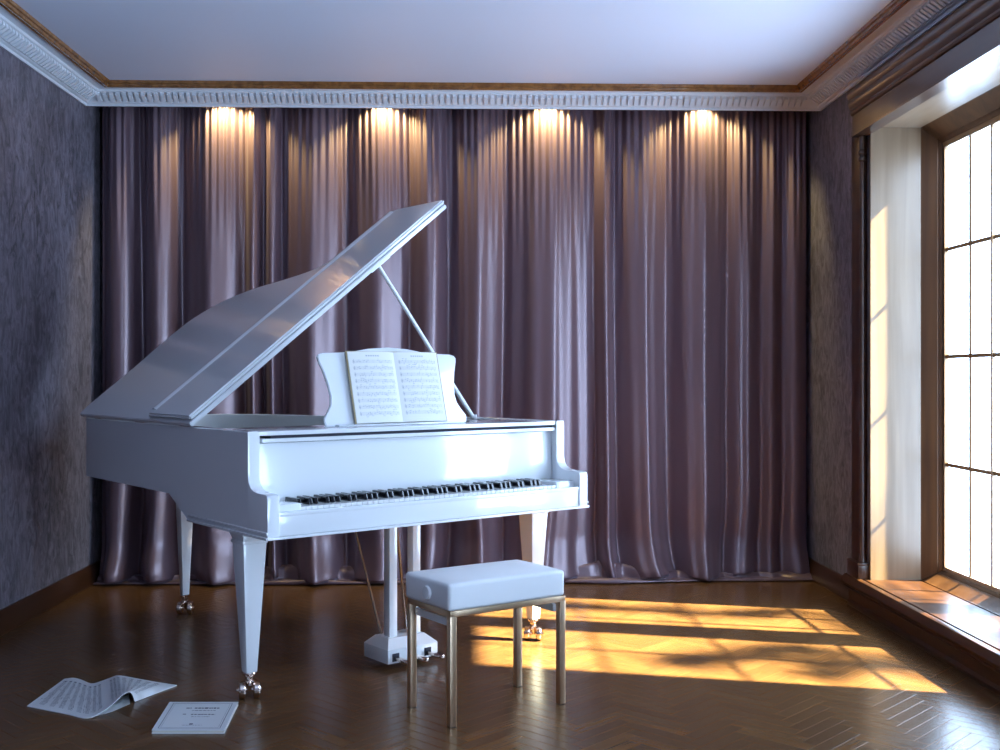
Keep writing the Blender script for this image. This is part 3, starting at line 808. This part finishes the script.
# ---------------------------------------------------------------- loose music on the floor
# arched open sheets: left page corners measured on the floor
def floor_sheet():
    o = thing('sheet_music', (-1.33, 4.05, 0), 0, 'open sheet music lying arched over its fold on the parquet, left of the closed booklet', 'sheet music')
    off = (-1.33, 4.05, 0)
    A0, A1 = Vector((-1.570, 3.955)), Vector((-1.580, 4.310))      # left edge: near, far
    B0, B1 = Vector((-1.285, 3.825)), Vector((-1.285, 4.300))      # near edge of left page etc.
    N0, N1 = Vector((-1.570, 3.960)), Vector((-1.562, 4.300))
    # the crease line (top of the arch) and the right edge
    C0, C1 = Vector((-1.205, 3.885)), Vector((-1.275, 4.265))
    D0, D1 = Vector((-1.165, 4.00)), Vector((-1.090, 4.205))
    m = MB(); bm = m.bm; n = 26
    # columns across: positions along near edge and far edge with heights
    near = [(-1.571, 3.957, .001), (-1.48, 3.907, .001), (-1.39, 3.857, .001), (-1.308, 3.812, .001), (-1.272, 3.850, .010), (-1.247, 3.885, .025), (-1.230, 3.920, .042), (-1.216, 3.952, .049), (-1.209, 3.978, .038), (-1.205, 4.003, .001)]
    far = [(-1.566, 4.305, .001), (-1.530, 4.300, .006), (-1.490, 4.275, .005), (-1.440, 4.238, .001), (-1.410, 4.252, .005), (-1.380, 4.270, .013), (-1.350, 4.278, .020), (-1.28, 4.262, .013), (-1.19, 4.235, .005), (-1.107, 4.206, .001)]
    nc = catmull(near, 4); fc = catmull(far, 4); k = len(nc)
    rows = 8
    def pt(i, t, dz=0):
        a = Vector(nc[i]); c = Vector(fc[i]); p = a.lerp(c, t); return p + Vector((0, 0, dz))
    def ptf(s, t, dz):
        q = s * (k - 1); i = min(k - 2, int(q)); r = q - i
        return pt(i, t).lerp(pt(i + 1, t), r) + Vector((0, 0, dz))
    top = [[bm.verts.new(pt(i, j / rows, .0030)) for j in range(rows + 1)] for i in range(k)]
    bot = [[bm.verts.new(pt(i, j / rows, .0)) for j in range(rows + 1)] for i in range(k)]
    for i in range(k - 1):
        for j in range(rows):
            bm.faces.new((top[i][j], top[i + 1][j], top[i + 1][j + 1], top[i][j + 1])); bm.faces.new((bot[i][j], bot[i][j + 1], bot[i + 1][j + 1], bot[i + 1][j]))
        bm.faces.new((top[i][0], bot[i][0], bot[i + 1][0], top[i + 1][0])); bm.faces.new((top[i][rows], top[i + 1][rows], bot[i + 1][rows], bot[i][rows]))
    for j in range(rows):
        bm.faces.new((top[0][j], top[0][j + 1], bot[0][j + 1], bot[0][j])); bm.faces.new((top[-1][j], bot[-1][j], bot[-1][j + 1], top[-1][j + 1]))
    bmesh.ops.recalc_face_normals(bm, faces=list(bm.faces))
    # staves run along the sheet's length on both halves
    w_, h_ = .36, .36
    for s0, s1, sd in ((.03, .50, 5), (.53, .97, 6)):
        def P(a, b_, off, s0=s0, s1=s1): return ptf(s0 + (s1 - s0) * (b_ / h_), .04 + .92 * (1 - a / w_), .0030 + off)
        staves(m, P, w_, h_, 8, 1, sd, title=False, off=.0008, th=.0010)
    m.build('sheets', [M['paper_cover'], M['ink']], o, off, recalc=False)
    # loose lower leaf seen under the arch
    l = MB()
    lv = catmull([(-1.30, 3.832, .0008), (-1.275, 3.858, .0008), (-1.25, 3.89, .0008), (-1.235, 3.93, .0008), (-1.215, 3.98, .0008)], 4)
    bm = l.bm; r0 = [bm.verts.new(p) for p in lv]; r1 = [bm.verts.new((p[0] - .04, p[1] + .12, .0008)) for p in lv]
    r2 = [bm.verts.new((p[0], p[1], .0002)) for p in lv]; r3 = [bm.verts.new((p[0] - .04, p[1] + .12, .0002)) for p in lv]
    for i in range(len(lv) - 1):
        bm.faces.new((r0[i], r0[i + 1], r1[i + 1], r1[i])); bm.faces.new((r2[i], r3[i], r3[i + 1], r2[i + 1])); bm.faces.new((r0[i], r2[i], r2[i + 1], r0[i + 1])); bm.faces.new((r1[i], r1[i + 1], r3[i + 1], r3[i]))
    l.build('under_leaf', M['paper_cover'], o, off)
floor_sheet()

def booklet():
    c = [Vector((-1.044, 3.650)), Vector((-.805, 3.643)), Vector((-.824, 3.957)), Vector((-1.070, 3.964))]
    th = .0115
    ctr = sum(c, Vector((0, 0))) / 4
    o = thing('music_booklet', (ctr.x, ctr.y, 0), 0, 'closed white music booklet with a bordered title page lying flat on the parquet', 'booklet')
    off = (ctr.x, ctr.y, 0)
    def ins(s): return [ctr + (p - ctr) * s for p in c]
    m = MB(); m.prism([tuple(p) for p in ins(.985)], 'z', .002, th - .0015); m.build('page_block', M['page_edge'], o, off)
    m = MB(); m.prism([tuple(p) for p in c], 'z', 0, .002); bm = m.bm
    m.prism([tuple(p) for p in c], 'z', th - .0015, th)
    def P(a, b_): 
        q = c[3].lerp(c[2], a).lerp(c[0].lerp(c[1], a), b_); return (q.x, q.y, th + .0005)
    def quad(a0, a1, b0, b1):
        f = bm.faces.new([bm.verts.new(P(x, y)) for x, y in ((a0, b0), (a1, b0), (a1, b1), (a0, b1))]); f.material_index = 1
    for i0, t in ((.07, .008), (.10, .003)):
        j0 = i0 * .8
        quad(i0, 1 - i0, j0, j0 + t); quad(i0, 1 - i0, 1 - j0 - t, 1 - j0); quad(i0, i0 + t, j0, 1 - j0); quad(1 - i0 - t, 1 - i0, j0, 1 - j0)
    r = random.Random(2)
    def line(b_, a0, a1, hgt):
        a = a0
        while a < a1:
            w_ = r.uniform(.02, .05); hh = hgt * r.uniform(.6, 1)
            quad(a, min(a1, a + w_), b_ - hh / 2, b_ + hh / 2); a += w_ + r.uniform(.006, .016)
    line(.24, .30, .38, .03); line(.24, .42, .78, .05); line(.33, .40, .74, .02)
    line(.46, .30, .36, .03); line(.47, .42, .76, .035); line(.55, .44, .70, .015)
    quad(.47, .52, .78, .82); line(.84, .38, .66, .014)
    m.build('cover', [M['paper_cover'], M['ink']], o, off)
booklet()

# ---------------------------------------------------------------- tree outside whose branches shade the sunlit floor
def tree():
    base = Vector((8.2, 1.2, -1.0))
    t = thing('tree', base, 0, 'leafy tree outside the window whose branch shadows fall across the sunlit parquet', 'tree')
    m = MB(); pts = catmull([(8.2, 1.2, -1.0, .17), (8.15, 1.3, 1.5, .14), (7.9, 1.5, 3.5, .11), (7.6, 1.8, 5.2, .08), (7.3, 2.1, 6.6, .05)], 5)
    for a, b in zip(pts, pts[1:]): m.tube(a[:3], b[:3], a[3], b[3], 12, caps=False)
    m.build('trunk', M['bark'], t, base)
    lf = MB(); r = random.Random(11)
    def fl(x, y, h): return Vector((x + h, y - .264 * h, h))       # point whose shadow falls at floor (x, y)
    br = [[(7.75, 1.7, 4.4), fl(1.62, 4.62, 4.9), fl(1.15, 4.60, 4.9), fl(.80, 4.48, 4.8)],
          [(7.5, 1.95, 5.6), fl(1.75, 5.25, 5.3), fl(1.20, 5.40, 5.2), fl(.55, 5.62, 5.0), fl(.1, 5.75, 5.0)],
          [(7.9, 1.5, 3.5), fl(1.75, 4.35, 4.2), fl(1.45, 4.25, 4.2)]]
    for P in br:
        c = catmull([tuple(p) for p in P], 8); wdm = MB()
        for i, (a, b) in enumerate(zip(c, c[1:])):
            ra = .030 * (1 - i / len(c)) + .006; wdm.tube(a, b, ra, ra, 8, caps=False)
        for i, p in enumerate(c[6:]):
            for k in range(7):
                if r.random() < .1: continue
                o = Vector(p) + Vector((r.gauss(0, .07), r.gauss(0, .05), r.gauss(0, .06)))
                n = Vector((r.gauss(0, 1), r.gauss(0, 1), r.gauss(0, 1))).normalized(); q = n.to_track_quat('Z', 'Y')
                L_, W_ = r.uniform(.06, .10), r.uniform(.024, .040)
                f = [(-L_, 0), (-.3 * L_, W_), (.4 * L_, W_ * .8), (L_, 0), (.4 * L_, -W_ * .8), (-.3 * L_, -W_)]
                lf.bm.faces.new([lf.bm.verts.new(o + q @ Vector((x, y, 0))) for x, y in f])
                wdm.tube(p, o, .003, seg=5)
        wdm.build('branch', M['bark'], t, base)
    tag(lf.build('foliage', M['leaf'], t, base), kind='stuff')
M['bark'] = mat('bark', (.12, .08, .05), .9); M['leaf'] = mat('leaf', (.06, .14, .03), .6)
tree()

# ---------------------------------------------------------------- lights
w = bpy.data.worlds.new('sky'); SC.world = w; w.use_nodes = True
bg = w.node_tree.nodes['Background']; bg.inputs[0].default_value = (.52, .71, 1.0, 1); bg.inputs[1].default_value = 19

sun_d = bpy.data.lights.new('sun', 'SUN'); sun_d.energy = 104; sun_d.color = (1, .90, .54); sun_d.angle = math.radians(1.3)
sun = bpy.data.objects.new('sun', sun_d); C.objects.link(sun)
dirv = Vector((-1.0, .264, -1.0)).normalized()
sun.rotation_euler = dirv.to_track_quat('-Z', 'Y').to_euler()
sun.location = (6, 3, 6)

def portal(loc, sx, sy, d):
    l = bpy.data.lights.new('window_portal', 'AREA'); l.shape = 'RECTANGLE'; l.size = sx; l.size_y = sy; l.cycles.is_portal = True
    o = bpy.data.objects.new('window_portal', l); C.objects.link(o); o.location = loc
    o.rotation_euler = Vector(d).to_track_quat('-Z', 'Y').to_euler()
    return o
portal((2.385, (WY0 + WY1) / 2, 1.25), WY1 - WY0, 2.3, (-1, 0, 0))
portal((2.385, (W2[0] + W2[1]) / 2, 1.25), W2[1] - W2[0], 2.3, (-1, 0, 0))

for px in (230, 385, 547, 703):
    l = bpy.data.lights.new('cove_spot', 'SPOT'); l.energy = 34; l.color = (1, .82, .34); l.spot_size = math.radians(124); l.spot_blend = .5; l.shadow_soft_size = .008
    o = bpy.data.objects.new('cove_spot', l); C.objects.link(o)
    o.location = (px2x(px), 6.229, 2.735)
    o.rotation_euler = Vector((0, .38, -1)).to_track_quat('-Z', 'Y').to_euler()

vs = SC.view_settings
vs.view_transform = 'Standard'; vs.look = 'None'; vs.gamma = 1; vs.exposure = 0; vs.use_curve_mapping = False
SC.cycles.use_denoising = True
SC.cycles.max_bounces = 8; SC.cycles.diffuse_bounces = 3; SC.cycles.glossy_bounces = 5; SC.cycles.transparent_max_bounces = 12
SC.cycles.caustics_reflective = False; SC.cycles.caustics_refractive = False
SC.cycles.sample_clamp_indirect = 8
